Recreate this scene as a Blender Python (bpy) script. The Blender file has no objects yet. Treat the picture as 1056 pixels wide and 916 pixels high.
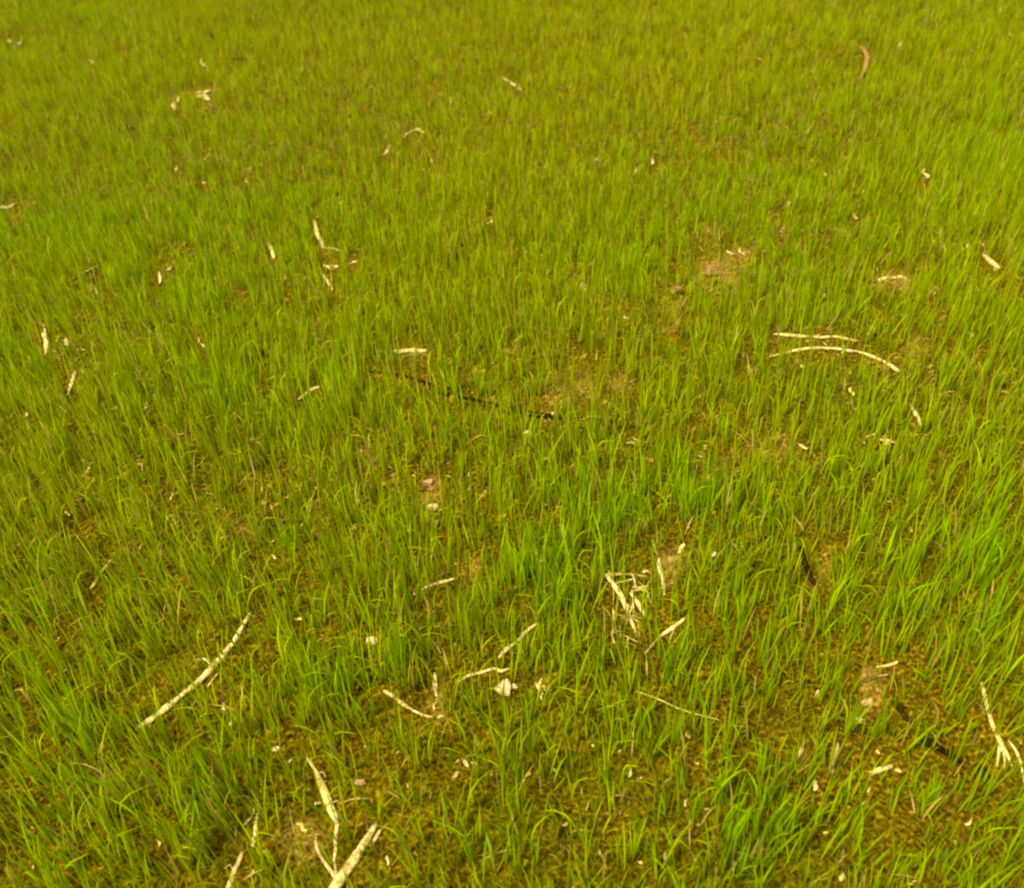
import bpy, math
import numpy as np
from mathutils import Matrix, Vector

rng = np.random.default_rng(11)
scene = bpy.context.scene
COL = scene.collection

# ------------------------------------------------------------------ camera
W0, H0 = 1056.0, 916.0            # pixel frame of the photograph
FOV = math.radians(60.0)
F = (W0 / 2) / math.tan(FOV / 2)
CAM_H = 1.42
PITCH = math.radians(39.0)
ROLL = math.radians(-4.0)
Rm = Matrix.Rotation(math.pi / 2 - PITCH, 3, 'X') @ Matrix.Rotation(ROLL, 3, 'Z')
R = np.array(Rm)
CAM = np.array([0.0, 0.0, CAM_H])

def project(P):
    """world points (n,3) -> photograph pixels and depth"""
    q = (np.asarray(P, float) - CAM) @ R
    d = -q[:, 2]
    dd = np.where(d > 0.05, d, 0.05)
    return W0 / 2 + F * q[:, 0] / dd, H0 / 2 - F * q[:, 1] / dd, d

# ------------------------------------------------------------------ noise
_lat = np.random.default_rng(5).random((256, 256))
def vnoise(x, y):
    xi = np.floor(x).astype(int); yi = np.floor(y).astype(int)
    fx = x - xi; fy = y - yi
    fx = fx * fx * (3 - 2 * fx); fy = fy * fy * (3 - 2 * fy)
    a = _lat[xi & 255, yi & 255]; b = _lat[(xi + 1) & 255, yi & 255]
    c = _lat[xi & 255, (yi + 1) & 255]; d = _lat[(xi + 1) & 255, (yi + 1) & 255]
    return (a * (1 - fx) + b * fx) * (1 - fy) + (c * (1 - fx) + d * fx) * fy
def fbm(x, y, oct=3):
    s = 0; a = 0.5; t = 0
    for i in range(oct):
        s = s + a * vnoise(x * 2 ** i + 17.3 * i, y * 2 ** i - 9.1 * i); t += a; a *= 0.5
    return s / t

def terrain(x, y):
    x = np.asarray(x, float); y = np.asarray(y, float)
    z = 0.050 * (fbm(x / 0.55 + 40, y / 0.55 + 40, 2) - 0.5)
    c = fbm(x / 0.085 + 11, y / 0.085 + 71, 2)
    z = z + 0.040 * (c - 0.5)
    r = np.abs(vnoise(x / 0.045 + 3, y / 0.045 + 8) - 0.5)
    z = z + 0.020 * (0.25 - r)
    far = np.clip((np.hypot(x, y) - 9) / 6, 0, 1)
    return z * (1 - far)

def ground(px, py):
    """photograph pixel -> point on the soil"""
    d = R @ np.array([(px - W0 / 2) / F, -(py - H0 / 2) / F, -1.0])
    z = 0.0
    for _ in range(6):
        t = (z - CAM_H) / d[2]
        p = CAM + t * d
        z = float(terrain(p[0], p[1]))
    return p, t          # t = depth, so 1 px = t / F metres

# ------------------------------------------------------------------ materials
def mat(name):
    m = bpy.data.materials.new(name); m.use_nodes = True
    nt = m.node_tree; nt.nodes.clear()
    out = nt.nodes.new('ShaderNodeOutputMaterial')
    return m, nt, out
def N(nt, t, **kw):
    n = nt.nodes.new(t)
    for k, v in kw.items(): setattr(n, k, v)
    return n
def ramp(nt, stops):
    n = nt.nodes.new('ShaderNodeValToRGB')
    e = n.color_ramp.elements
    while len(e) < len(stops): e.new(0.5)
    for el, (p, c) in zip(e, stops): el.position = p; el.color = (*c, 1)
    return n

def mat_blade(name, rough, transl, spec):
    m, nt, out = mat(name); L = nt.links.new
    at = N(nt, 'ShaderNodeAttribute', attribute_name='tint')
    hs = N(nt, 'ShaderNodeHueSaturation'); hs.inputs['Value'].default_value = 1.0
    L(at.outputs['Color'], hs.inputs['Color'])
    p = N(nt, 'ShaderNodeBsdfPrincipled')
    p.inputs['Roughness'].default_value = rough
    p.inputs['Specular IOR Level'].default_value = spec
    p.inputs['Specular Tint'].default_value = (1.0, 0.92, 0.35, 1)
    L(hs.outputs[0], p.inputs['Base Color'])
    t = N(nt, 'ShaderNodeBsdfTranslucent'); L(hs.outputs[0], t.inputs['Color'])
    mx = N(nt, 'ShaderNodeMixShader'); mx.inputs[0].default_value = transl
    L(p.outputs[0], mx.inputs[1]); L(t.outputs[0], mx.inputs[2]); L(mx.outputs[0], out.inputs['Surface'])
    return m

def mat_straw(name, light, dark, spot, scale=60, rough=0.65):
    m, nt, out = mat(name); L = nt.links.new
    tc = N(nt, 'ShaderNodeTexCoord')
    n1 = N(nt, 'ShaderNodeTexNoise'); n1.inputs['Scale'].default_value = scale; n1.inputs['Detail'].default_value = 5
    n2 = N(nt, 'ShaderNodeTexNoise'); n2.inputs['Scale'].default_value = scale * 4; n2.inputs['Detail'].default_value = 3
    L(tc.outputs['Object'], n1.inputs['Vector']); L(tc.outputs['Object'], n2.inputs['Vector'])
    r1 = ramp(nt, [(0.30, spot), (0.42, dark), (0.58, light), (0.8, light)])
    L(n1.outputs['Fac'], r1.inputs[0])
    mx = N(nt, 'ShaderNodeMixRGB', blend_type='MULTIPLY'); mx.inputs[0].default_value = 0.6
    r2 = ramp(nt, [(0.35, (0.45, 0.38, 0.25)), (0.6, (1, 1, 1))])
    L(n2.outputs['Fac'], r2.inputs[0]); L(r1.outputs[0], mx.inputs[1]); L(r2.outputs[0], mx.inputs[2])
    p = N(nt, 'ShaderNodeBsdfPrincipled'); p.inputs['Roughness'].default_value = rough
    p.inputs['Specular IOR Level'].default_value = 0.25
    L(mx.outputs[0], p.inputs['Base Color'])
    b = N(nt, 'ShaderNodeBump'); b.inputs['Strength'].default_value = 0.5; b.inputs['Distance'].default_value = 0.003
    L(n2.outputs['Fac'], b.inputs['Height']); L(b.outputs[0], p.inputs['Normal'])
    L(p.outputs[0], out.inputs['Surface'])
    return m

def mat_soil():
    m, nt, out = mat('soil'); L = nt.links.new
    tc = N(nt, 'ShaderNodeTexCoord')
    def noise(s, d=5):
        n = N(nt, 'ShaderNodeTexNoise'); n.inputs['Scale'].default_value = s; n.inputs['Detail'].default_value = d
        L(tc.outputs['Object'], n.inputs['Vector']); return n
    nb = noise(1.7, 4); nm = noise(14, 6); nf = noise(130, 7)
    soil = ramp(nt, [(0.32, (0.018, 0.010, 0.0001)), (0.48, (0.080, 0.047, 0.0002)), (0.60, (0.160, 0.100, 0.0005)), (0.72, (0.36, 0.26, 0.02))])
    L(nf.outputs['Fac'], soil.inputs[0])
    moss = ramp(nt, [(0.32, (0.024, 0.020, 0.0001)), (0.52, (0.080, 0.069, 0.0001)), (0.72, (0.180, 0.156, 0.0003))])
    L(nf.outputs['Fac'], moss.inputs[0])
    s1 = N(nt, 'ShaderNodeMath', operation='ADD'); L(nb.outputs['Fac'], s1.inputs[0]); L(nm.outputs['Fac'], s1.inputs[1])
    rr = ramp(nt, [(0.42, (0, 0, 0)), (0.58, (1, 1, 1))])
    h = N(nt, 'ShaderNodeMath', operation='MULTIPLY'); h.inputs[1].default_value = 0.5
    L(s1.outputs[0], h.inputs[0]); L(h.outputs[0], rr.inputs[0])
    mx = N(nt, 'ShaderNodeMixRGB'); L(rr.outputs[0], mx.inputs[0]); L(soil.outputs[0], mx.inputs[1]); L(moss.outputs[0], mx.inputs[2])
    at = N(nt, 'ShaderNodeAttribute', attribute_name='tint')
    dry = ramp(nt, [(0.32, (0.07, 0.034, 0.0015)), (0.5, (0.215, 0.120, 0.010)), (0.72, (0.42, 0.28, 0.06))])
    L(nf.outputs['Fac'], dry.inputs[0])
    da = N(nt, 'ShaderNodeMath', operation='MULTIPLY'); L(at.outputs['Fac'], da.inputs[0]); L(nm.outputs['Fac'], da.inputs[1])
    dr = ramp(nt, [(0.22, (0, 0, 0)), (0.46, (1, 1, 1))]); L(da.outputs[0], dr.inputs[0])
    m2 = N(nt, 'ShaderNodeMixRGB'); L(dr.outputs[0], m2.inputs[0]); L(mx.outputs[0], m2.inputs[1]); L(dry.outputs[0], m2.inputs[2])
    p = N(nt, 'ShaderNodeBsdfPrincipled'); p.inputs['Roughness'].default_value = 0.9
    p.inputs['Specular IOR Level'].default_value = 0.03
    L(m2.outputs[0], p.inputs['Base Color'])
    b = N(nt, 'ShaderNodeBump'); b.inputs['Strength'].default_value = 0.9; b.inputs['Distance'].default_value = 0.012
    ad = N(nt, 'ShaderNodeMath', operation='ADD'); L(nf.outputs['Fac'], ad.inputs[0]); L(nm.outputs['Fac'], ad.inputs[1])
    L(ad.outputs[0], b.inputs['Height']); L(b.outputs[0], p.inputs['Normal'])
    L(p.outputs[0], out.inputs['Surface'])
    return m

M_WHEAT = mat_blade('wheat_blade', 0.65, 0.45, 0.04)
M_LOW = mat_blade('low_growth', 0.8, 0.25, 0.02)
M_SOIL = mat_soil()
M_STRAW = mat_straw('bleached_straw', (0.72, 0.57, 0.20), (0.55, 0.41, 0.10), (0.26, 0.17, 0.025))
M_DULL = mat_straw('dull_straw', (0.48, 0.37, 0.07), (0.34, 0.25, 0.035), (0.20, 0.12, 0.02))
M_GREENISH = mat_straw('greenish_straw', (0.46, 0.44, 0.07), (0.34, 0.33, 0.03), (0.2, 0.18, 0.01))
M_FLECK = mat_straw('straw_fleck', (0.66, 0.56, 0.15), (0.55, 0.45, 0.10), (0.40, 0.32, 0.06))
M_PINK = mat_straw('pinkish_stone', (0.50, 0.33, 0.13), (0.38, 0.24, 0.08), (0.25, 0.14, 0.05), 45, 0.8)
M_CLOD = mat_straw('pale_clod', (0.30, 0.18, 0.045), (0.22, 0.12, 0.02), (0.12, 0.06, 0.008), 40, .9)
M_CRUMB = mat_straw('soil_crumb', (0.27, 0.190, 0.010), (0.085, 0.058, 0.0005), (0.025, 0.014, 0.0002), 38, .95)
M_STONE = mat_straw('pale_stone', (0.72, 0.53, 0.22), (0.58, 0.41, 0.15), (0.36, 0.23, 0.06), 55, 0.8)
M_DARK = mat_straw('near_black', (0.030, 0.020, 0.003), (0.016, 0.010, 0.0015), (0.008, 0.005, 0.0008), 60, 1.0)  # near-black strips; on the right-hand ones the colour stands for shade
M_DARK.node_tree.nodes['Principled BSDF'].inputs['Specular IOR Level'].default_value = 0.0
M_LEAF = mat_straw('brown_leaf', (0.30, 0.18, 0.03), (0.20, 0.11, 0.015), (0.10, 0.05, 0.008))

# ------------------------------------------------------------------ mesh helpers
def make_obj(name, V, faces, m, parent=None, smooth=True, loc=None):
    V = np.asarray(V, float)
    if loc is None:
        loc = (V.min(0) + V.max(0)) / 2; loc[2] = V[:, 2].min()
    base = np.array(parent.location) if parent else 0
    me = bpy.data.meshes.new(name)
    me.from_pydata((V - loc).tolist(), [], [tuple(f) for f in faces]); me.update()
    if smooth: me.polygons.foreach_set('use_smooth', [True] * len(me.polygons))
    me.materials.append(m)
    o = bpy.data.objects.new(name, me); COL.objects.link(o)
    if parent: o.parent = parent
    o.location = tuple(loc - base)
    return o

def big_mesh(name, V, faces, k, m, tint=None, smooth=True):
    me = bpy.data.meshes.new(name)
    nf = len(faces)
    me.vertices.add(len(V)); me.vertices.foreach_set('co', V.astype(np.float32).ravel())
    me.loops.add(nf * k); me.loops.foreach_set('vertex_index', faces.astype(np.int32).ravel())
    me.polygons.add(nf); me.polygons.foreach_set('loop_start', np.arange(0, nf * k, k, dtype=np.int32))
    me.polygons.foreach_set('use_smooth', np.full(nf, smooth))
    if tint is not None:
        a = me.attributes.new('tint', 'FLOAT_COLOR', 'POINT')
        a.data.foreach_set('color', np.hstack([tint, np.ones((len(tint), 1))]).astype(np.float32).ravel())
    me.update(calc_edges=True); me.validate()
    me.materials.append(m)
    o = bpy.data.objects.new(name, me); COL.objects.link(o)
    return o

def catmull(P, vals, step):
    P = np.asarray(P, float); n = len(P)
    outP, outV = [], []
    for i in range(n - 1):
        p0 = P[max(i - 1, 0)]; p1 = P[i]; p2 = P[i + 1]; p3 = P[min(i + 2, n - 1)]
        k = max(2, int(np.linalg.norm(p2 - p1) / step))
        for j in range(k):
            t = j / k
            outP.append(0.5 * ((2 * p1) + (p2 - p0) * t + (2 * p0 - 5 * p1 + 4 * p2 - p3) * t * t + (3 * p1 - p0 - 3 * p2 + p3) * t ** 3))
            outV.append(vals[i] * (1 - t) + vals[i + 1] * t)
    outP.append(P[-1]); outV.append(vals[-1])
    return np.array(outP), np.array(outV)

KEEP = 0.62     # share of the blades that may stand across a piece
MARKS = []     # (world points, radius) of everything that lies on the soil
def sweep(P, rad, flat=1.0, sides=8, r=None, knots=0.0, ragged=1.0, twist=0.0, step=0.009):
    """a round or flattened stem through the points P; returns verts, faces"""
    r = r or rng
    P, rad = catmull(P, rad, step)
    n = len(P)
    T = np.gradient(P, axis=0); T /= np.linalg.norm(T, axis=1)[:, None] + 1e-9
    up = np.array([0, 0, 1.0])
    S = np.cross(T, up); S /= np.linalg.norm(S, axis=1)[:, None] + 1e-9
    U = np.cross(S, T)
    jit = 1 + 0.18 * (r.random(n) - 0.5)
    if knots:
        L = np.cumsum(np.r_[0, np.linalg.norm(np.diff(P, axis=0), axis=1)])
        jit = jit + 0.35 * np.exp(-(((L % knots) - knots / 2) / 0.006) ** 2)
    V = []; 
    ang = np.linspace(0, 2 * math.pi, sides, endpoint=False)
    for i in range(n):
        tw = twist * (i / max(1, n - 1) - 0.5) * 2 + 0.25 * math.sin(i * 0.9)* (flat < 0.6)
        s = S[i] * math.cos(tw) + U[i] * math.sin(tw); u = U[i] * math.cos(tw) - S[i] * math.sin(tw)
        ca = np.cos(ang) * rad[i] * jit[i] * (1 + 0.10 * (r.random(sides) - .5)); sa = np.sin(ang) * rad[i] * flat * jit[i]
        ring = P[i] + ca[:, None] * s + sa[:, None] * u
        if i in (0, n - 1):
            ring = ring + T[i] * ((r.random(sides) - 0.5) * 2 * rad[i] * 1.3 * ragged)[:, None]
        V.append(ring)
    V = np.concatenate(V)
    fs = []
    for i in range(n - 1):
        for j in range(sides):
            a = i * sides + j; b = i * sides + (j + 1) % sides
            fs.append((a, b, b + sides, a + sides))
    c0 = len(V); V = np.vstack([V, V[:sides].mean(0), V[-1 - sides + 1:].mean(0) if False else V[(n - 1) * sides:n * sides].mean(0)])
    for j in range(sides):
        fs.append((c0, (j + 1) % sides, j)); fs.append((c0 + 1, (n - 1) * sides + j, (n - 1) * sides + (j + 1) % sides))
    return V, fs

def path(pts, lift=0.0, flat=1.0):
    """pts = (px, py, half-width px[, extra height in m]) -> world polyline resting on the soil"""
    P, rad = [], []
    for q in pts:
        p, t = ground(q[0], q[1]); w = q[2] * t / F
        p = p.copy(); p[2] = float(terrain(p[0], p[1])) + w * flat * 0.7 + lift + (q[3] if len(q) > 3 else 0.0)
        P.append(p); rad.append(w * 0.88)
    P = np.array(P); rad = np.array(rad)
    # a stiff stem bridges small hollows
    Q, rr = catmull(P, rad, 0.02)
    gz = np.array([float(terrain(a[0], a[1])) for a in Q])
    MARKS.append((Q, rr, KEEP if np.hypot(Q[0, 0], Q[0, 1]) < 1.7 else 0.62 if KEEP == 0.55 else min(KEEP, 0.32)))
    return P, rad

def merge(parts):
    V, fs, o = [], [], 0
    for v, f in parts:
        V.append(v); fs += [tuple(i + o for i in q) for q in f]; o += len(v)
    return np.vstack(V), fs

def tag(o, label, cat, group=None):
    o['label'] = label; o['category'] = cat
    if group: o['group'] = group
    return o
def empty(name, loc):
    o = bpy.data.objects.new(name, None); COL.objects.link(o); o.location = tuple(loc); o.empty_display_size = 0.02
    return o

G_STALK = 'bleached stalk pieces in the young wheat'
G_CHIP = 'small straw chips in the young wheat'
G_STONE = 'stones on the soil'
G_DARK = 'dark strips between the tufts'

def stalk(name, label, pts, m=M_STRAW, flat=0.8, cat='stalk', group=G_STALK, knots=0.0, twist=0.0, lift=0.0, ragged=1.0):
    P, rad = path(pts, lift, flat)
    V, fs = sweep(P, rad, flat=flat, knots=knots, twist=twist, ragged=ragged, step=max(0.006, 1.2 * rad.max()) if len(P) < 3 else 0.009)
    return tag(make_obj(name, V, fs, m), label, cat, group)

def chip(label, px, py, length, wid, ang, m=M_STRAW, group=G_CHIP, name='straw_chip', cat='straw chip', curl=0.3):
    """a small curled flake, length and half-width in photo pixels, ang in degrees in the picture"""
    a = math.radians(ang); c, s = math.cos(a), -math.sin(a); k1, k2 = rng.normal(0, .13, 2) * length; f1, f2 = rng.uniform(.5, 1.2, 2)
    _, t = ground(px, py); up = curl * length * t / F * 0.5
    pts = [(px - c * length / 2, py - s * length / 2, wid * 0.55, up), (px - c * length * .15 + s * k1, py - s * length * .15 - c * k1, wid * f1, 0.001),
           (px + c * length * .2 + s * k2, py + s * length * .2 - c * k2, wid * f2, up * .3), (px + c * length / 2, py + s * length / 2, wid * 0.4, up * .9)]
    return stalk(name, label, pts, m, flat=0.4, cat=cat, group=group, twist=rng.uniform(-.6, .6))

def husk(label, px, py, w, h, m=M_STRAW, n=5, cat='husk'):
    """a crumpled scrap of husk: several short bent flakes grown together, one mesh"""
    parts = []
    for i in range(n):
        ang = rng.uniform(0, math.pi); l = rng.uniform(.5, 1)
        dx, dy = math.cos(ang) * w * l / 2, math.sin(ang) * h * l / 2
        ox, oy = rng.uniform(-.3, .3) * w, rng.uniform(-.3, .3) * h
        z = rng.uniform(0, .010)
        q = [(px + ox - dx, py + oy - dy, w * .10, z), (px + ox, py + oy, w * .2, .004 + z), (px + ox + dx, py + oy + dy, w * .09, z + rng.uniform(0, .012))]
        P, rad = path(q, 0, .3); parts.append(sweep(P, rad, flat=.28, twist=rng.uniform(-.8, .8)))
    V, fs = merge(parts)
    return tag(make_obj('husk', V, fs, m), label, cat, 'scraps of crumpled husk')

import bmesh
def stone(label, px, py, rx, ry, m=M_STONE, seed=0, name='stone', cat='stone', group=G_STONE):
    p, t = ground(px, py); k = t / F
    bm = bmesh.new(); bmesh.ops.create_icosphere(bm, subdivisions=4, radius=1.0)
    r = np.random.default_rng(seed + 100); ph = r.uniform(0, 6, 9)
    V = np.array([v.co[:] for v in bm.verts]); fs = [tuple(v.index for v in f.verts) for f in bm.faces]; bm.free()
    d = 1 + 0.16 * np.sin(2.3 * V[:, 0] + ph[0]) + 0.14 * np.sin(3.1 * V[:, 1] + ph[1] + 1.7 * V[:, 0]) + 0.10 * np.sin(4.3 * V[:, 2] + ph[2]) + 0.06 * np.sin(7 * V[:, 0] + 5 * V[:, 1] + ph[3])
    V = V * d[:, None]
    for _ in range(6):                       # a few broken facets
        nrm = r.normal(size=3); nrm /= np.linalg.norm(nrm); e = V @ nrm - r.uniform(.5, .8)
        V = V - np.where(e > 0, e, 0)[:, None] * nrm * 0.85
    V = V * np.array([rx * k, rx * k * 0.8, max(ry, rx * .6) * k])
    V = V * (1 + 0.16 * (fbm(V[:, 0] * 260 + seed + V[:, 2] * 190, V[:, 1] * 260 + V[:, 2] * 150, 3) - .5))[:, None]
    c = p.copy(); c[2] = float(terrain(p[0], p[1])) + V[:, 2].max() * 0.30
    V = V + c
    MARKS.append((np.array([c]), np.array([max(rx, ry) * k]), KEEP))
    return tag(make_obj(name, V, fs, m), label, cat, group)

# ------------------------------------------------------------------ stalk litter, one object per piece
def stalk_with(name, label, main, strips, m=M_STRAW, flat=.8, part='leaf_strip', knots=0.0, cat='stalk', group=G_STALK, main_name='stem'):
    """a stalk whose torn strips are parts of it"""
    P, rad = path(main, 0, flat)
    root = empty(name, P.mean(0))
    V, fs = sweep(P, rad, flat=flat, knots=knots); make_obj(main_name, V, fs, m, root)
    for s in strips:
        P, rad = path(s, 0.0, .3); V, fs = sweep(P, rad, flat=.3, twist=.5); make_obj(part, V, fs, m, root)
    return tag(root, label, cat, group)

KEEP = 0.85
stalk_with('dry_stalk', 'longest pale stalk, knobbly and lying diagonally across the grass at lower left',
    [(143, 752, 3.2), (160, 741, 3.8), (172, 732, 4.4), (188, 718, 2.8), (206, 704, 3.8), (223, 686, 4.0), (240, 666, 3.2), (250, 648, 2.6), (259, 632, 2.0)],
    [[(206, 682, 2.0, .006), (214, 683, 2.2, .008), (221, 690, 1.2)], [(214, 708, 1.5), (222, 700, 1.0, .005), (226, 697, .5, .008)]], knots=0.045)
KEEP = 0.62
stalk_with('dry_stalk', 'thickest straight cream stalk, running out of the bottom edge of the picture',
    [(337, 932, 7.8), (352, 908, 7.2), (366, 888, 6.4), (378, 868, 5.0), (388, 851, 2.8)],
    [[(386, 868, 2.0), (391, 860, 2.6, .004), (395, 855, 1.4)]], flat=.75)
stalk_with('dry_stalk', 'cream leaf sheath with a broad belly and frayed edge beside the thick bottom stalk',
    [(315, 781, 1.6), (321, 788, 2.0), (328, 800, 2.4), (336, 820, 5.2), (343, 838, 5.0), (348, 850, 2.6), (346, 862, 2.4), (346, 880, 2.4), (343, 890, 1.2)],
    [[(329, 797, .8), (335, 800, .9, .010), (337, 806, .5, .014)], [(331, 807, .8), (338, 808, .8, .008)], [(337, 829, 1.2), (346, 828, 1.4, .004), (350, 826, .8)],
     [(325, 829, 1.8), (331, 829, 1.6, .003), (337, 831, .8)]], flat=.4, part='fibre')
stalk_with('root_twig', 'thin pale forked twig between the leaf sheath and the thick bottom stalk',
    [(326, 864, 1.4), (327, 874, 2.0), (333, 887, 2.2), (341, 898, 2.2), (348, 909, 1.8)],
    [[(324, 873, .9), (328, 879, 1.2)], [(345, 886, 1.0), (346, 898, 1.4), (348, 908, 1.2)]], flat=.8, part='rootlet', cat='twig', group=None)
stalk_with('dry_stalk', 'short pale stalk with a torn fuzzy top, cut off by the bottom edge at left',
    [(233, 924, 3.2), (238, 910, 3.2), (243, 897, 3.4), (248, 886, 3.0), (250, 879, 2.2)], [[(232, 896, 1.4), (238, 894, 1.6, .006), (242, 898, 1.2)]], flat=.6)
stalk_with('straw_sliver', 'thin upright forked sliver of straw just above the fuzzy stalk at bottom left',
    [(261, 873, 2.6), (263, 860, 1.9), (264, 850, 1.8), (266, 839, 1.2)], [[(251, 852, 1.2), (257, 847, 1.4, .004), (261, 840, 1.0), (262, 833, .6)], [(261, 901, .8), (262, 888, 1.2)]], flat=.6, cat='straw', group=None)
stalk('leaf_shard', 'slim pointed white leaf shard standing steeply beside the straw heap', [(673, 557, .8), (676, 569, 2.2), (680, 585, 3.0), (683, 596, 1.7), (684, 604, 2.4), (685, 613, 1.2)], flat=.35, group=None, cat='leaf shard')

# the heap of bent straws: each straw a part
heap_c, _ = ground(645, 622)
heap = empty('straw_heap', heap_c)
tag(heap, 'tangled heap of bent pale straws, folded to a point, right of the picture centre', 'straw heap')
for pts, fl in [
    ([(668, 595, 1.2), (650, 597, 2.0, .012), (634, 598, 2.6, .016), (625, 600, 2.8, .016)], .5),
    ([(625, 599, 2.6, .018), (632, 608, 3.2, .016), (640, 618, 3.0, .012), (646, 630, 3.4, .006), (651, 641, 2.0), (657, 655, 1.3)], .5),
    ([(650, 615, 1.6, .01), (658, 625, 3.2, .006), (664, 634, 2.0), (668, 640, 1.0)], .5),
    ([(650, 614, 1.3, .008), (660, 612, 1.8, .012), (671, 615, 1.2, .006)], .6),
    ([(652, 609, .9, .010), (660, 610, 1.1, .012), (668, 606, .8, .006)], .6),
    ([(632, 606, .8, .01), (645, 604, 1.1, .014), (656, 600, .8, .01)], .6),
    ([(632, 622, .9), (633, 638, 1.3, .006), (635, 650, .9)], .6),
    ([(634, 664, .8), (631, 655, 1.6, .004), (634, 648, 1.0)], .5),
    ([(646, 668, 1.0), (648, 660, 1.7, .004), (652, 655, .9)], .5),
    ([(659, 604, .8, .010), (666, 612, .9, .01), (671, 622, .7)], .6),
    ([(663, 592, 1.6, .004), (667, 591, 1.8, .006), (671, 592, 1.0)], .4)]:
    P, rad = path(pts, 0, fl); V, fs = sweep(P, rad, flat=fl); make_obj('straw', V, fs, M_STRAW if rng.random() < .6 else M_DULL, heap)
for i in range(14):
    cx, cy = rng.uniform(632, 672), rng.uniform(600, 664); a = rng.choice([rng.normal(.1, .25), rng.normal(1.2, .35)]); l = rng.uniform(5, 13)
    dx, dy = math.cos(a) * l, math.sin(a) * l; z = rng.uniform(0, .014)
    P, rad = path([(cx - dx, cy - dy, .5, z), (cx + rng.uniform(-1, 1), cy + rng.uniform(-1, 1), rng.uniform(.6, 1.1), z + .004), (cx + dx, cy + dy, .4, rng.uniform(0, .012))], 0, .6)
    V, fs = sweep(P, rad, flat=.6); make_obj('straw', V, fs, (M_STRAW, M_DULL, M_DULL)[i % 3], heap)

stalk('dry_stalk', 'pale stick with a thin tail, slanting just below the straw heap', [(665, 675, .8), (674, 664, 1.2), (681, 657, 2.4), (690, 651, 2.6), (697, 646, 2.6), (707, 638, 1.8)])
stalk('dry_stalk', 'short slanting stick broken in two joints, above the white knobbly stone', [(515, 679, 2.2), (522, 671, 3.0), (530, 665, 1.8), (538, 658, 2.4), (545, 650, 2.4), (556, 642, 1.0)])
stalk('dry_stalk', 'slender stem lying flat between the slanting stick and the white knobbly stone', [(474, 703, .9), (482, 698, 1.8), (497, 694, 1.8), (510, 690, 2.0), (516, 693, 2.2), (526, 690, 1.6)], flat=.8)
stalk('dry_stalk', 'stubby upright cream block of stalk on bare soil left of the white knobbly stone', [(449, 696, 2.6), (449, 706, 3.0), (450, 718, 2.8)], flat=.7)
chip('small cream flake just under the stubby upright block of stalk', 449, 728, 8, 2.0, 80)
stalk('dry_stalk', 'thin pale stem sloping down to the right, left of the stubby cream block', [(396, 713, 2.0), (406, 719, 2.5), (416, 727, 2.5), (426, 733, 1.6), (437, 738, 1.3), (446, 740, 1.0)])
chip('cream flake at the lower end of the thin down-sloping stem', 455, 740, 8, 2.2, 10)
stone('round white stone alone in the grass left of the picture centre', 384, 662, 6.5, 5, seed=1)
stone('largest white knobbly stone, two lumps wide, below the picture centre', 519, 711, 9.5, 6.5, seed=2)
stone('small white stone touching the right side of the largest knobbly stone', 530, 710, 4.5, 5.5, seed=3)
husk('long crumpled white husk scrap right of the largest knobbly stone', 560, 710, 13, 24, n=6)
stalk('dry_stalk', 'gently bowed pale strip near the picture centre, above the thin dull twig', [(432, 611, 1.4), (440, 606, 2.6), (450, 602, 1.7), (460, 600, 2.4), (472, 596, 1.4)], flat=.5)
stalk('dry_stalk', 'thin dull twig lying level left of the picture centre on brown soil', [(432, 651, 1.6), (436, 648, 2.0), (445, 648, 1.6), (455, 646, 1.4)], M_DULL)
stalk('dry_stalk', 'short level white stalk in three joints, upper centre left', [(406, 364, 2.4), (414, 364, 3.0), (418, 363, 2.1), (427, 363, 3.2), (434, 363, 2.2), (443, 363, 2.2)], knots=.03)
stalk('dry_stalk', 'straight pinkish white stick, upper of the two long ones at right', [(798, 345, 1.0), (811, 347, 2.6), (825, 348, 2.4), (845, 349, 2.1), (862, 348, 1.5), (872, 350, 1.8), (884, 352, 2.0)])
stalk_with('dry_stalk', 'long arched pale stem just below the straight pinkish stick at right',
    [(793, 369, 1.0), (808, 365, 1.3), (822, 362, 2.0), (838, 360, 2.0), (852, 360, 1.6), (866, 361, 2.0), (874, 363, 2.6), (886, 364, 1.6), (900, 369, 2.0), (912, 374, 1.4), (918, 378, 2.4), (926, 384, 2.4)],
    [[(869, 356, .8), (871, 360, 1.2), (868, 365, 1.0)]], part='leaf_strip')
stalk_with('dry_stalk', 'ragged upright strip splitting into a frayed fan at the lower right edge',
    [(1012, 704, 2.0), (1014, 712, 2.4), (1018, 730, 2.4), (1022, 744, 2.8), (1027, 757, 2.8), (1031, 765, 3.0), (1034, 775, 3.2)],
    [[(1031, 768, 2.2), (1030, 778, 1.7), (1028, 791, 1.0)], [(1034, 770, 2.4), (1041, 783, 2.0), (1046, 796, 1.2)], [(1034, 772, 1.8), (1036, 782, 1.2), (1036, 792, .8)]], flat=.5)
stalk('straw_sliver', 'thin bowed sliver at the very right edge beside the frayed fan strip', [(1040, 764, 1.0), (1046, 772, 1.6), (1051, 783, 1.8), (1055, 800, 1.4), (1057, 810, .8)], flat=.6, group=None, cat='straw')
stalk('dry_stalk', 'pinkish upright strip with a thick lower end, lower right', [(864, 766, 1.6), (863, 775, 2.4), (858, 788, 3.4), (857, 799, 3.2)], M_PINK, flat=.45)
stalk('straw_sliver', 'small upright sliver just left of the pinkish upright strip', [(829, 762, 1.0), (827, 772, 2.0), (824, 782, 1.4)], flat=.45, group=None, cat='straw')
stalk('dry_stalk', 'grey cream chunk of stalk lying level right of the pinkish upright strip', [(897, 799, 3.0), (904, 796, 3.6), (912, 793, 3.2), (920, 790, 2.2)])
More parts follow.
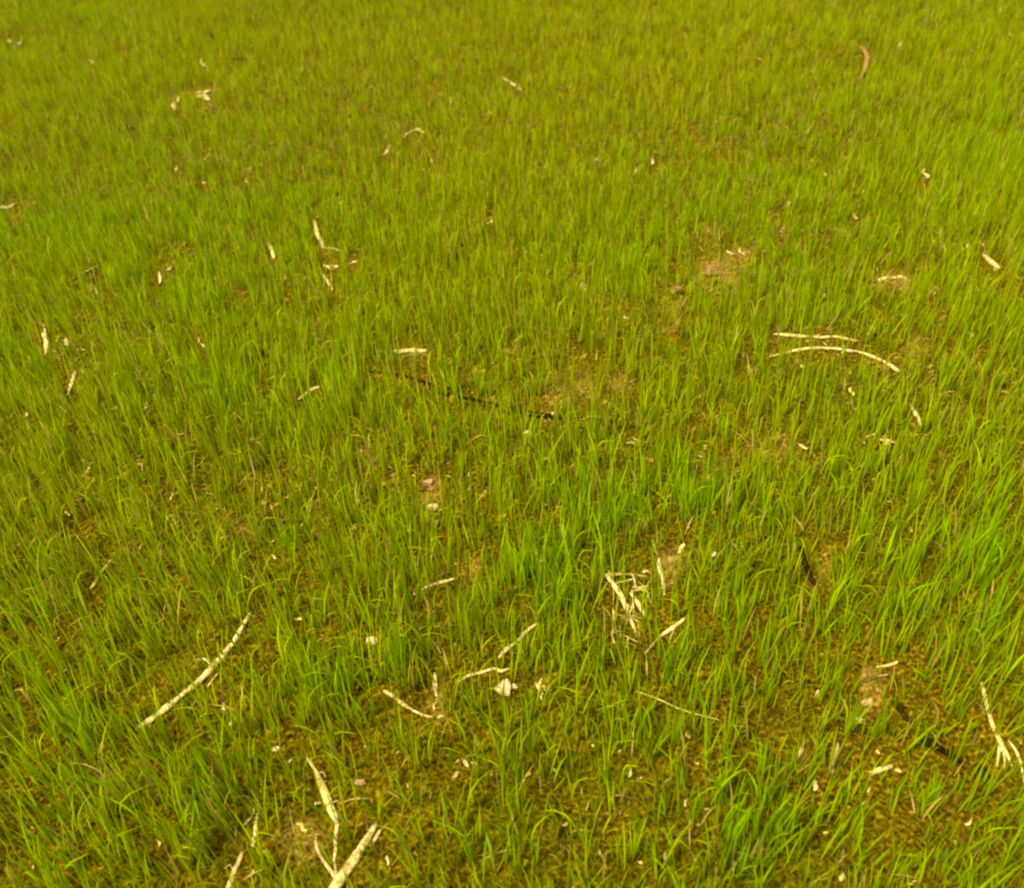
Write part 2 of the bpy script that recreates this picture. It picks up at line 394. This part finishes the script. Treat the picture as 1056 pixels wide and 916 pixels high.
chip('white flake at the right end of the grey cream chunk', 925, 795, 7, 2.2, 150)
stalk('straw_sliver', 'straight thin sliver on the bare brown patch at right, upper of two', [(904, 688, 1.4), (914, 687, 2.0), (926, 683, 1.4)], flat=.5, group=None, cat='straw')
stalk('straw_sliver', 'curved thin sliver on the bare brown patch at right, lower of two', [(896, 702, 1.0), (904, 698, 1.8), (917, 696, 1.4)], flat=.5, group=None, cat='straw', m=M_DULL)
stone('pinkish double stone under the two slivers at right', 894, 725, 5.5, 5.5, M_PINK, seed=4)
stone('small white oval stone below the pinkish double stone', 885, 743, 4.5, 3, seed=5)
stone('light brown clod rising beside the two slivers at right', 893, 700, 9, 12, M_CLOD, seed=41, name='clod', cat='clod', group=None)

stalk_with('dry_stalk', 'pale strip bent like a knee, upper left of the picture',
    [(324, 228, 2.0), (327, 240, 2.8), (329, 246, 2.0), (332, 250, 2.6), (333, 256, 1.8)], [[(333, 254, 1.2), (342, 256, 1.5), (352, 259, .9)]], flat=.5)
stalk('leaf_shard', 'short white upright shard left of the knee-bent strip', [(277, 251, 1.8), (280, 258, 2.6), (283, 267, 1.6)], flat=.45, group=None, cat='leaf shard')
stalk('leaf_shard', 'thin white shard pointing down right, below the knee-bent strip', [(333, 283, 1.5), (337, 290, 2.2), (343, 299, 1.2)], flat=.45, group=None, cat='leaf shard')
husk('small white husk scrap between the knee-bent strip and the thin shard', 340, 277, 12, 6, n=3)
chip('cream flake right of the small husk scrap, upper left', 364, 273, 9, 2.2, 10)
chip('white flake leaning right, near the top centre left', 399, 157, 13, 2.2, 55)
stalk('straw_sliver', 'fine forked pale twig near the top, centre left', [(418, 140, 1.0), (425, 136, 1.5), (431, 134, 1.3), (437, 137, 1.0)], flat=.7, group=None, cat='straw')
chip('small white upright flake left of the bright husk near the top left', 183, 108, 13, 2.4, 75)
husk('bright crumpled white husk near the top left', 212, 99, 17, 10, n=5)
stalk('dry_stalk', 'pale stick entering from the left edge of the picture', [(-6, 215, 2.0), (3, 215, 2.2), (9, 215, 1.4), (18, 215, 1.8)])
stalk('dry_stalk', 'greenish straw slanting up to the right, upper left', [(70, 291, 1.2), (80, 286, 1.8), (89, 281, 1.6), (101, 275, 1.4)], M_GREENISH)
chip('thin white flake on its edge, upper left below the greenish straw', 165, 288, 12, 1.8, 95)
chip('pale dot-like flake right of the thin edge-on flake, upper left', 175, 278, 7, 2.0, 30)
stalk('leaf_shard', 'cream curved shard standing upright near the left edge', [(46, 336, 1.6), (46, 345, 3.0), (48, 356, 2.8), (47, 366, 1.2)], flat=.45, group=None, cat='leaf shard')
stalk('dry_stalk', 'thin white strip leaning right, below the curved shard at the left edge', [(70, 408, 1.2), (73, 399, 2.0), (76, 390, 2.4), (78, 384, 2.2)], flat=.5)
chip('white triangular flake right of the curved shard at left', 70, 354, 9, 3.0, 110)
chip('yellowish flake right of the white triangular flake', 85, 362, 8, 2.0, 10, M_GREENISH)
chip('bright white flake between the left edge and the short white stick', 208, 355, 10, 3.0, 120)
stalk('dry_stalk', 'short white stick rising to the right, left of centre at mid height', [(308, 413, 1.4), (316, 408, 2.6), (324, 402, 2.0), (331, 399, 1.0)])
stalk('dry_stalk', 'dark brown stick with a pale lower tip, left', [(95, 608, 2.6), (100, 600, 2.2), (106, 590, 1.8), (115, 578, 1.4)], M_DULL)
stalk('dry_stalk', 'stumpy white lump of stalk below the longest stalk', [(239, 748, 3.4), (243, 743, 2.6), (246, 738, 3.2)], flat=.7)
chip('small white flake above the stumpy white lump', 232, 729, 9, 1.8, 120)
stone('tiny white stone among blades right of the stumpy lump', 284, 773, 3.8, 4, seed=6)
stalk('straw_sliver', 'pale thin sliver near the top centre, sloping down right', [(519, 81, 1.0), (528, 87, 1.6), (538, 93, 1.2)], flat=.6, group=None, cat='straw')
stalk('leaf_shard', 'white shard bent in the middle, right side at mid height', [(939, 418, 1.6), (944, 427, 2.6), (947, 432, 1.8), (949, 439, 1.4)], flat=.45, group=None, cat='leaf shard')
husk('curled yellowish white husk below the bent shard at right', 911, 456, 15, 14, n=4)
chip('pale flake lying below the arched stem at right', 828, 462, 11, 2.4, 150)
stalk('dry_stalk', 'row of broken white stalk on a brown patch, upper right', [(905, 290, 1.8), (913, 288, 2.6), (920, 288, 2.0), (929, 287, 3.0), (935, 289, 1.8)], flat=.7)
stone('brownish lump under the broken white stalk row, upper right', 931, 299, 6, 4, M_CLOD, seed=7, name='clod', cat='clod', group=None)
stalk('dry_stalk', 'thick white chunk sloping down right near the right edge, upper part', [(1014, 264, 2.2), (1020, 270, 3.6), (1025, 274, 2.8), (1031, 278, 1.4)], flat=.7)
chip('pale triangular flake high at the right side', 954, 181, 10, 3.2, 100)
chip('whitish flake between the triangular flake and the broken white row', 881, 226, 9, 2.6, 100)
chip('pale flake left of the thick white chunk near the right edge', 968, 241, 11, 2.2, 160)
stalk('leaf_shard', 'pale pointed shard standing among blades just left of the picture centre', [(484, 487, 1.2), (484, 496, 2.4), (485, 505, 1.6)], flat=.45, group=None, cat='leaf shard')
stalk('leaf_shard', 'slightly curved pale shard just right of the picture centre', [(580, 541, 1.2), (580, 550, 2.2), (576, 560, 1.2)], flat=.45, group=None, cat='leaf shard')
stone('pinkish white stone in the bare spot left of centre', 448, 524, 6, 6, seed=8, m=M_STONE)
stone('dull pink stone just above the pinkish white stone', 443, 499, 7, 6, M_PINK, seed=9)
husk('pair of white husk flakes above the bright green tuft at centre', 558, 579, 13, 9, n=4)
stone('bright white pebble at the end of the black strip near the centre', 571, 429, 4, 4, seed=10)
stone('grey white pebble under the black strip near the centre', 543, 449, 4.5, 3.5, seed=12)
chip('thin pale flake in a dark hollow right of the black strip', 651, 458, 9, 1.8, 0)
stone('tan clod at the end of the bare strip right of centre, upper part', 696, 303, 7, 6, M_CLOD, seed=13, name='clod', cat='clod', group=None)
stone('small tan stone left of the tan clod, above centre', 600, 296, 4, 3.5, M_PINK, seed=14)
stone('wide flat tan clod in the big bare patch, upper right of centre', 735, 281, 11, 2, M_CLOD, seed=15, name='clod', cat='clod', group=None)
chip('white flake on the rim of the big bare patch, left one', 753, 262, 8, 2.2, 150)
chip('white flake on the rim of the big bare patch, right one', 765, 261, 9, 2.2, 120)
chip('white flake above the tan soil patch right of the leaf shard', 703, 567, 10, 3.2, 60)
stone('white dot-like pebble right of the leaf shard and its tan soil patch', 736, 574, 3.6, 4, seed=16)
stone('broad tan clod between the leaf shard and the white dot-like pebble', 694, 580, 9, 4, M_CLOD, seed=17, name='clod', cat='clod', group=None)
stone('pinkish stone half hidden by blades above the thick bottom stalk', 371, 808, 6, 6.5, M_PINK, seed=18)
stalk('straw_sliver', 'thin grey sliver lying level under the half hidden pinkish stone', [(350, 829, .8), (366, 824, 1.4), (381, 824, 1.0)], M_DULL, flat=.6, group=None, cat='straw')
chip('white flake on bare soil left of the leaf sheath, bottom left', 312, 854, 13, 2.2, 150)
chip('white bud-like flake right of the thick bottom stalk', 400, 888, 10, 2.6, 95)
chip('white flake on brown soil below the stubby cream block, left one', 481, 788, 8, 2.6, 120)
chip('white flake on brown soil below the stubby cream block, right one', 490, 788, 8, 2.2, 160)
chip('white flake on brown soil below the stubby cream block, lowest one', 471, 800, 9, 2.4, 40)
chip('white flake below the curved pair at right, near the pinkish upright strip', 845, 717, 9, 2.4, 110)
chip('white triangular flake under the pinkish upright strip', 841, 811, 10, 3.0, 80)
stalk('straw_sliver', 'long thin straw lying level in tall grass right of the husk scrap', [(656, 713, .8), (680, 722, 1.2), (705, 733, 1.2), (742, 743, .8)], M_GREENISH, flat=.7, group=None, cat='straw')
chip('white pointed flake low in the grass right of bottom centre', 686, 884, 10, 2.2, 100)
chip('white flake in tall grass near the right bottom corner', 998, 848, 9, 2.4, 40)
chip('pair-like white flake at the bottom edge right of centre', 868, 905, 9, 2.6, 80)
stalk('curled_leaf', 'brown curled dead leaf standing in the grass near the top right', [(883, 54, 1.2, .02), (889, 57, 2.2, .03), (893, 66, 2.8, .02), (891, 75, 2.6, .01), (886, 82, 1.2)], M_LEAF, flat=.3, group=None, cat='dead leaf')
chip('pale yellow curl high at the right, beside the brown curled leaf', 927, 49, 10, 1.8, 55, M_GREENISH)

KEEP = 0.55
# dark strips between the tufts; the four at right imitate shadowed holes in black
stalk('dark_strip', 'black strip winding through the grass to the bright white pebble near centre', [(380, 384, 1.6), (410, 388, 2.0), (440, 396, 2.2), (458, 407, 3.4), (480, 411, 2.2), (505, 417, 2.0), (535, 425, 2.6), (562, 430, 3.6), (590, 433, 2.4), (625, 435, 2.0), (655, 441, 1.6)], M_DARK, group=G_DARK, cat='dark strip')
stalk('dark_strip', 'short black curved strip left of centre, above the short white stick', [(238, 357, 1.6), (252, 360, 2.6), (264, 362, 2.6), (276, 367, 1.4)], M_DARK, group=G_DARK, cat='dark strip')
stalk('dark_strip', 'black strip imitating the shade in a hollow at right, above the two slivers', [(826, 566, 2.4), (830, 582, 3.8), (836, 598, 4.2), (842, 604, 1.8)], M_DARK, group=G_DARK, cat='dark strip')  # shade of a hole, made as a black object
stalk('dark_strip', 'black strip imitating a shadowed gap on bare ground left of the frayed strip at lower right', [(948, 760, 3.0), (957, 768, 6.0), (968, 773, 4.6), (983, 783, 4.2), (990, 787, 2.0)], M_DARK, group=G_DARK, cat='dark strip')  # darkness of a gap in the ground, added as a black piece
stalk('dark_strip', 'black strip imitating a shadowed gap just right of the pinkish double stone', [(920, 724, 2.0), (927, 731, 4.2), (933, 741, 3.6), (938, 746, 1.6)], M_DARK, group=G_DARK, cat='dark strip')  # black piece put in where a gap lies in shadow
stalk('dark_strip', 'black strip imitating a shadowed gap close under the frayed strip at lower right', [(1006, 789, 3.0), (1013, 798, 6.5), (1017, 808, 5.0), (1021, 818, 2.6)], M_DARK, group=G_DARK, cat='dark strip')  # shadowed hole given as a black solid
stalk('dark_strip', 'small dark stub near the top left, above the bright husk', [(212, 29, 1.8), (216, 34, 2.6), (219, 40, 1.4)], M_DARK, group=G_DARK, cat='dark strip')
stalk('dark_strip', 'dark thin strip crossing the far grass at left', [(232, 62, 1.6), (240, 62, 2.0), (256, 60, 1.2), (268, 60, 1.6)], M_DARK, group=G_DARK, cat='dark strip')

# flecks too small to tell apart by anything but their place
KEEP = 0.35
FLECK = [(20,45),(96,64),(9,42),(209,67),(135,131),(182,176),(210,189),(254,185),(100,300),(445,167),(437,177),(502,118),(505,230),(613,165),(603,300),(672,168),
 (705,370),(655,178),(646,328),(850,180),(858,237),(812,212),(806,236),(997,254),(1010,252),(850,305),(963,303),(905,277),(60,370),(27,427),(117,421),(150,420),(188,449),(95,479),(85,476),(92,480),
 (178,513),(70,530),(200,530),(280,525),(193,555),(283,575),(404,483),(427,490),(470,580),(576,524),(628,590),(690,512),(722,472),(760,543),(826,378),(890,457),(878,404),(939,547),(980,405),
 (1036,405),(740,430),(915,518),(60,660),(67,692),(308,638),(22,712),(162,820),(34,895),(33,853),(165,868),(300,785),(378,770),(410,775),(462,779),(470,665),(427,612),(470,785),(505,800),(420,810),
 (430,880),(545,800),(572,795),(583,850),(600,815),(640,838),(650,798),(660,802),(708,830),(720,850),(735,870),(710,760),(718,788),(728,835),(852,860),(890,828),(895,815),(880,752),(905,775),(1000,848),(1010,880),(985,870),(940,910),(790,885),(770,910),(660,890),(618,880),(640,775),(612,770)]
for i, (x, y) in enumerate(FLECK):
    m = M_STRAW if i % 4 else M_GREENISH
    chip('tiny pale fleck of straw caught among the green blades', x + rng.uniform(-1, 1), y + rng.uniform(-1, 1), 3.5 + 6 * rng.random() ** 2, rng.uniform(0.9, 2.0), rng.uniform(0, 180), M_FLECK,
         group='tiny straw flecks', name='straw_fleck', cat='straw fleck')

# ------------------------------------------------------------------ where the wheat is thick, thin, green or yellow
BARE = [(100,575,50,36,.7),(235,512,90,30,.55),(255,690,45,50,.7),(310,872,48,45,.9),(400,800,60,32,.6),(440,890,40,26,.6),(455,725,34,60,.7),(445,512,34,32,.8),(380,475,22,30,.7),
 (590,405,55,30,.75),(640,402,30,20,.7),(690,320,26,40,.75),(742,278,50,30,.85),(920,295,48,18,.8),(800,465,55,35,.75),(842,575,24,55,.85),(908,705,40,36,.85),(692,588,26,38,.85),(645,640,36,36,.8),
 (540,720,40,26,.4),(575,840,30,20,.4),(940,870,40,24,.35),(1032,745,36,60,.6),(945,370,28,40,.7),(335,330,28,22,.6),(490,590,20,40,.75),(985,465,24,40,.6),
 (740,485,40,22,.45),(300,600,50,30,.4),(140,210,40,30,.4),(70,155,40,15,.3),(460,170,30,20,.4),(860,590,20,30,.6),(730,610,30,30,.4),(200,640,40,30,.4),(20,840,25,50,.5),(985,785,28,26,.5)]
LUSH = [(60,750,80,100,.6),(215,835,60,65,.7),(40,630,55,80,.6),(230,430,80,55,.5),(330,415,45,50,.6),(580,605,55,40,1.1),(730,525,65,55,.6),(620,530,60,55,.5),(690,715,60,50,.7),(765,865,60,60,1.1),
 (790,655,80,55,.6),(500,815,50,50,.6),(420,705,36,60,.6),(345,730,40,50,.6),(1015,610,55,80,.8),(590,720,36,70,.5),(435,630,28,50,.5),(880,530,50,50,.5),(960,620,50,70,.5),(480,880,40,40,.4),(100,860,80,60,.6),(310,560,40,50,.4),(1030,150,80,120,.4),(120,130,110,110,.3)]
# dry, paler crust on the soil
CRUST = [(742,282,40,26,1),(770,258,22,14,.8),(592,402,40,26,1),(640,395,22,18,.8),(690,325,18,34,.9),(444,510,16,26,1),(690,582,20,34,1),(382,475,12,22,.9),(920,292,36,14,.9),(310,868,36,32,1),(900,712,18,34,1),(452,725,20,46,.9),(800,462,40,26,.9),(945,360,16,24,.9),(490,590,10,24,.8),(850,580,12,40,.7),(335,325,14,18,.7),(235,545,40,22,.8),(660,650,16,24,.7),(800,235,40,18,.6),(725,240,20,14,.7)]
def blobs(L, px, py):
    s = np.zeros_like(px)
    for x, y, a, b, w in L: s = np.maximum(s, w * np.exp(-(((px - x) / a) ** 2 + ((py - y) / b) ** 2)))
    return s

# ------------------------------------------------------------------ soil sheet, to the horizon
def axis(lo, hi, fine, ext, growth):
    a = list(np.arange(lo, hi, fine)); s = fine
    while a[-1] < ext: s *= growth; a.append(a[-1] + s)
    s = fine
    while a[0] > -ext: s *= growth; a.insert(0, a[0] - s)
    return np.array(a)
gx = axis(-2.6, 2.6, 0.012, 400, 1.035); gy = axis(0.45, 4.5, 0.012, 400, 1.035)
XX, YY = np.meshgrid(gx, gy)
VV = np.stack([XX, YY, terrain(XX, YY)], -1).reshape(-1, 3)
nx, ny = len(gx), len(gy)
ii = (np.arange(ny - 1)[:, None] * nx + np.arange(nx - 1)[None, :]).ravel()
FF = np.stack([ii, ii + 1, ii + nx + 1, ii + nx], -1)
bx, by, bd = project(VV)
crust = np.where(bd > .1, blobs(CRUST, bx, by), 0)
soil = big_mesh('field_soil', VV, FF, 4, M_SOIL, np.repeat(crust[:, None], 3, 1))
soil['kind'] = 'structure'; soil['label'] = 'brown mossy field soil under the young wheat'

# photograph-frame mask of the litter: wheat does not grow through it
MW, MH = int(W0), int(H0)
mask = np.ones((MH, MW), np.float32)
for Q, rr, keep in MARKS:
    x, y, d = project(Q)
    for a, b, w in zip(x, y, rr * F / d):
        w = w + 1.3
        i0, i1 = max(0, int(b - w)), min(MH, int(b + w) + 1); j0, j1 = max(0, int(a - w)), min(MW, int(a + w) + 1)
        if i0 < i1 and j0 < j1: mask[i0:i1, j0:j1] = np.minimum(mask[i0:i1, j0:j1], keep)

def scatter(dens, x0, x1, y0, y1):
    n = int(dens * (x1 - x0) * (y1 - y0))
    return np.stack([rng.uniform(x0, x1, n), rng.uniform(y0, y1, n)], -1)

def in_reach(p, margin):
    hw = 0.62 * np.hypot(p[:, 1].clip(0), 1.42) + 0.35 + margin
    return np.abs(p[:, 0]) < hw

def blades(base, length, width, tilt, az, bend, seg, tint0, tint1, fold=None, yaw=None):
    """tapered, arching, slightly folded ribbons; everything vectorised over n blades"""
    n = len(base)
    t = np.linspace(0, 1, seg + 1)
    ang = tilt[:, None] + bend[:, None] * t[None] ** 1.6
    if fold is not None: ang = ang + fold[:, None] * (1 / (1 + np.exp(-(t[None] - 0.62) * 22)))
    dl = (length / seg)[:, None]
    am = 0.5 * (ang[:, 1:] + ang[:, :-1])
    hor = np.concatenate([np.zeros((n, 1)), np.cumsum(np.sin(am) * dl, 1)], 1)
    ver = np.concatenate([np.zeros((n, 1)), np.cumsum(np.cos(am) * dl, 1)], 1)
    dx, dy = np.cos(az), np.sin(az)
    P = np.stack([base[:, 0:1] + hor * dx[:, None], base[:, 1:2] + hor * dy[:, None], base[:, 2:3] + ver], -1)
    ya = (az + math.pi / 2 if yaw is None else yaw)[:, None] + 0.5 * t[None]
    S = np.stack([np.cos(ya), np.sin(ya), np.zeros_like(ya)], -1)
    prof = np.minimum(1, 0.55 + t * 1.6) * np.clip((1 - t) / 0.55, 0, 1) ** 0.75
    w = width[:, None] * prof[None] * 0.5
    A = P - S * w[..., None]; B = P + S * w[..., None]
    V = np.stack([A, B], 2)                                  # n, seg+1, 2, 3
    col = tint0[:, None] * (1 - t)[None, :, None] + tint1[:, None] * t[None, :, None]
    C = np.repeat(col[:, :, None], 2, 2)
    return P, V, C

def ribbon_faces(n, seg):
    k = np.arange(seg)
    q = np.stack([2 * k, 2 * k + 1, 2 * k + 3, 2 * k + 2], -1)
    return (np.arange(n)[:, None, None] * (2 * (seg + 1)) + q[None]).reshape(-1, 4)

def cull(P):
    """drop blades that would stand across a piece of litter"""
    n, s, _ = P.shape
    x, y, d = project(P.reshape(-1, 3))
    xi = x.astype(int); yi = y.astype(int)
    ok = (xi >= 0) & (xi < MW) & (yi >= 0) & (yi < MH) & (d > 0.1)
    h = np.ones(len(x), np.float32); h[ok] = mask[yi[ok], xi[ok]]
    return rng.random(n) < h.reshape(n, s).min(1)

# ---- wheat plants
def wheat(pl, seg, wmul=1.0):
    z = terrain(pl[:, 0], pl[:, 1])
    px, py, _ = project(np.stack([pl[:, 0], pl[:, 1], z], -1))
    bare, lush = blobs(BARE, px, py), blobs(LUSH, px, py)
    nz = fbm(pl[:, 0] / 0.22 + 50, pl[:, 1] / 0.22 + 13, 3)
    nz2 = fbm(pl[:, 0] / 0.9 + 5, pl[:, 1] / 0.9 + 31, 2)
    far = np.clip((pl[:, 1] - 1.6) / 3.5, 0, 1)
    dens = np.clip(0.64 + 0.8 * (nz - 0.45) + 0.10 * far, 0.12, 1.0) + 0.24 * lush
    dens = np.clip(dens * (1 - 0.64 * bare), 0.0, 1)
    k = rng.random(len(pl)) < dens
    pl, z, bare, lush, nz2, far, px = pl[k], z[k], bare[k], lush[k], nz2[k], far[k], px[k]
    nb = rng.integers(2, 5, len(pl)) + (lush > .5) * rng.integers(0, 2, len(pl))
    idx = np.repeat(np.arange(len(pl)), nb); n = len(idx)
    off = rng.normal(0, 0.006, (n, 2))
    base = np.stack([pl[idx, 0] + off[:, 0], pl[idx, 1] + off[:, 1], z[idx] - 0.008], -1)
    vig = np.clip(0.70 - 0.14 * far[idx] + 0.22 * lush[idx] - 0.12 * bare[idx] + 0.3 * (nz2[idx] - .5), .4, 1.1)
    plant_h = rng.normal(1, .14, len(pl))[idx]
    length = (0.166 * vig * plant_h * rng.uniform(0.55, 1.1, n)).clip(0.05, .25)
    width = rng.uniform(0.0022, 0.0048, n) * (0.75 + 0.35 * vig) * wmul
    az = rng.uniform(0, 2 * math.pi, n)
    tilt = np.abs(rng.normal(0.09, 0.09, n)); bend = np.abs(rng.normal(0.14, 0.20, n))
    fold = np.where(rng.random(n) < 0.11, rng.uniform(0.6, 1.9, n), 0.0)
    yaw = rng.uniform(0, 2 * math.pi, n)
    # colour: fresh green on strong plants, yellow olive on weak ones
    edge = np.clip(np.abs(px[idx] - 560) / 520, 0, 1.3)
    yel = np.clip(0.40 + 0.34 * far[idx] * (1.15 - .40 * edge) - 0.42 * lush[idx] + 0.25 * bare[idx] + 0.7 * (nz2[idx] - .5) + rng.normal(0, .16, n), 0, 1)[:, None]
    green = np.array([0.208, 0.370, 0.0]); olive = np.array([0.300, 0.342, 0.0])
    c = (green * (1 - yel) + olive * yel) * rng.uniform(.8, 1.25, (n, 1))
    dead = rng.random(n) < 0.035
    c[dead] = rng.uniform(.7, 1.15, (int(dead.sum()), 1)) * np.array([0.42, 0.34, 0.05])
    c0 = c * np.array([1.15, 0.98, 1.0]); c1 = c * np.array([1.12, 1.06, 1])
    P, V, C = blades(base, length, width, tilt, az, bend, seg, c0, c1, fold, yaw)
    kk = cull(P)
    return V[kk], C[kk]

near = scatter(2750, -4.6, 4.6, 0.15, 3.4); near = near[in_reach(near, 0.8)]
mid = scatter(1550, -7.5, 7.5, 3.4, 8.5); mid = mid[in_reach(mid, 0.8)]
farp = scatter(320, -12, 12, 8.5, 15.0)
side = scatter(400, -8, 8, -1.2, 6); side = side[~in_reach(side, 0.8)]
Vs, Cs, Fs, o = [], [], [], 0
for pl, seg, wm in ((near, 7, 1.0), (mid, 5, 0.95), (farp, 4, 1.8), (side, 4, 1.6)):
    V, C = wheat(pl, seg, wm)
    n = len(V); Fs.append(ribbon_faces(n, seg) + o); o += n * 2 * (seg + 1)
    Vs.append(V.reshape(-1, 3)); Cs.append(C.reshape(-1, 3))
    print('blades', n)
g = big_mesh('young_wheat', np.vstack(Vs), np.vstack(Fs), 4, M_WHEAT, np.vstack(Cs))
g['kind'] = 'stuff'; g['label'] = 'young green wheat blades covering the whole field'; g['category'] = 'grass'

# ---- low olive growth: fine short shoots and moss between the wheat plants
def low(pl, seg, wm):
    z = terrain(pl[:, 0], pl[:, 1])
    px, py, _ = project(np.stack([pl[:, 0], pl[:, 1], z], -1))
    bare = blobs(BARE, px, py)
    nz = fbm(pl[:, 0] / 0.12 + 90, pl[:, 1] / 0.12 + 3, 3)
    k = rng.random(len(pl)) < np.clip(0.15 + 2.2 * (nz - .38), .05, 1) * (1 - .35 * bare)
    pl, z, nz = pl[k], z[k], nz[k]; n = len(pl)
    base = np.stack([pl[:, 0], pl[:, 1], z - .003], -1)
    length = rng.uniform(.012, .075, n); width = rng.uniform(.0012, .0030, n) * wm
    yel = rng.random((n, 1))
    yel = yel ** 1.3
    c = (np.array([.15, .20, .0003]) * (1 - yel) + np.array([.24, .20, .001]) * yel) * rng.uniform(.6, 1.2, (n, 1))
    dry = rng.random(n) < .07; c[dry] = np.array([.50, .36, .09])
    P, V, C = blades(base, length, width, np.abs(rng.normal(.35, .3, n)), rng.uniform(0, 6.28, n), rng.normal(.5, .4, n), seg, c * .95, c, None, rng.uniform(0, 6.28, n))
    kk = cull(P)
    return V[kk], C[kk]
def sprigs(pl):
    z = terrain(pl[:, 0], pl[:, 1]); n = len(pl)
    k = rng.random(n) < np.clip(.1 + 2.4 * (fbm(pl[:, 0] / .09 + 20, pl[:, 1] / .09 + 60, 3) - .36), .04, 1)
    pl, z = pl[k], z[k]; n = len(pl)
    base = np.stack([pl[:, 0], pl[:, 1], z - .002], -1)
    yel = rng.random((n, 1))
    c = (np.array([.10, .115, .0002]) * (1 - yel) + np.array([.23, .19, .001]) * yel) * rng.uniform(.4, 1.3, (n, 1))
    P, V, C = blades(base, rng.uniform(.006, .020, n), rng.uniform(.0012, .0026, n), np.abs(rng.normal(.7, .5, n)), rng.uniform(0, 6.28, n), rng.normal(.4, .5, n), 2, c * .9, c, None, rng.uniform(0, 6.28, n))
    kk = cull(P); return V[kk], C[kk]
Vs, Cs, Fs, o = [], [], [], 0
sp = scatter(17000, -2.6, 2.6, .25, 3.0); sp = sp[in_reach(sp, .2)]
V, C = sprigs(sp); n = len(V); Fs.append(ribbon_faces(n, 2) + o); o += n * 6
Vs.append(V.reshape(-1, 3)); Cs.append(C.reshape(-1, 3)); print('sprigs', n)
a = scatter(9000, -4, 4, 0.2, 4.2); a = a[in_reach(a, .4)]
b = scatter(4200, -6.5, 6.5, 4.2, 8.0); b = b[in_reach(b, .4)]
for pl, seg, wm in ((a, 3, 1.0), (b, 2, 1.7)):
    V, C = low(pl, seg, wm)
    n = len(V); Fs.append(ribbon_faces(n, seg) + o); o += n * 2 * (seg + 1)
    Vs.append(V.reshape(-1, 3)); Cs.append(C.reshape(-1, 3)); print('low', n)
g = big_mesh('low_growth', np.vstack(Vs), np.vstack(Fs), 4, M_LOW, np.vstack(Cs))
g['kind'] = 'stuff'; g['label'] = 'short olive shoots and moss between the wheat plants'; g['category'] = 'ground cover'

# ---- crumbs of straw and soil
def crumbs(name, label, m, n, smin, smax, stretch):
    cube = np.array([[x, y, z] for x in (-1, 1) for y in (-1, 1) for z in (-1, 1)], float)
    q = np.array([(0, 1, 3, 2), (4, 6, 7, 5), (0, 4, 5, 1), (2, 3, 7, 6), (0, 2, 6, 4), (1, 5, 7, 3)])
    p = np.stack([rng.uniform(-4.5, 4.5, n), rng.uniform(.3, 1, n) ** 1.3 * 7.0], -1); p = p[in_reach(p, .3)]; n = len(p)
    s = rng.uniform(smin, smax, n) * rng.random(n) ** .5
    v = cube[None] * np.stack([s * rng.uniform(1, stretch, n), s * rng.uniform(.5, 1, n), s * rng.uniform(.35, .8, n)], -1)[:, None]
    v = v * rng.uniform(.6, 1.15, v.shape)
    a = rng.uniform(0, 6.28, n); ca, sa = np.cos(a)[:, None], np.sin(a)[:, None]; tl = rng.normal(0, .35, n)[:, None]
    x = v[..., 0] * np.cos(tl) - v[..., 2] * np.sin(tl); z = v[..., 0] * np.sin(tl) + v[..., 2] * np.cos(tl); y = v[..., 1]
    v = np.stack([x * ca - y * sa, x * sa + y * ca, z], -1)
    v += np.stack([p[:, 0], p[:, 1], terrain(p[:, 0], p[:, 1]) + s * .3], -1)[:, None]
    f = (np.arange(n)[:, None, None] * 8 + q[None]).reshape(-1, 4)
    o = big_mesh(name, v.reshape(-1, 3), f, 4, m, smooth=False)
    o['kind'] = 'stuff'; o['label'] = label; o['category'] = 'litter'
crumbs('soil_crumbs', 'small crumbs and clods of brown soil', M_CRUMB, 60000, .0015, .008, 1.7)
crumbs('straw_litter', 'fine scattered bits of broken straw on the soil', M_DULL, 16000, .0010, .0026, 10)

# ------------------------------------------------------------------ light, sky, camera
SUN_EL, SUN_AZ = math.radians(60), math.radians(-125)      # azimuth from +Y, clockwise
w = bpy.data.worlds.new('World'); scene.world = w; w.use_nodes = True
nt = w.node_tree; bg = nt.nodes['Background']
sky = nt.nodes.new('ShaderNodeTexSky'); sky.sky_type = 'NISHITA'; sky.sun_disc = False
sky.sun_elevation = SUN_EL; sky.sun_rotation = SUN_AZ; sky.dust_density = 4.0; sky.air_density = 1.0; sky.ozone_density = 0.5
nt.links.new(sky.outputs[0], bg.inputs['Color']); bg.inputs['Strength'].default_value = 0.085
sl = bpy.data.lights.new('sun', 'SUN'); sl.energy = 2.5; sl.angle = math.radians(15); sl.color = (1.0, 0.88, 0.62)
so = bpy.data.objects.new('sun', sl); COL.objects.link(so)
d = Vector((math.sin(SUN_AZ) * math.cos(SUN_EL), math.cos(SUN_AZ) * math.cos(SUN_EL), math.sin(SUN_EL)))
so.rotation_euler = d.to_track_quat('Z', 'Y').to_euler(); so.location = (0, 0, 6)

cd = bpy.data.cameras.new('camera'); cam = bpy.data.objects.new('camera', cd); COL.objects.link(cam)
cd.sensor_fit = 'HORIZONTAL'; cd.angle = FOV; cd.clip_start = 0.05; cd.clip_end = 2000
cam.matrix_world = Matrix.Translation((0, 0, CAM_H)) @ Rm.to_4x4()
cd.dof.use_dof = True; cd.dof.focus_distance = 1.9; cd.dof.aperture_fstop = 3.4
scene.camera = cam

vs = scene.view_settings
vs.view_transform = 'Standard'; vs.look = 'None'; vs.gamma = 1; vs.exposure = 1.6
scene.cycles.use_denoising = True
scene.cycles.filter_width = 2.3
scene.cycles.max_bounces = 8; scene.cycles.transmission_bounces = 6; scene.cycles.diffuse_bounces = 4
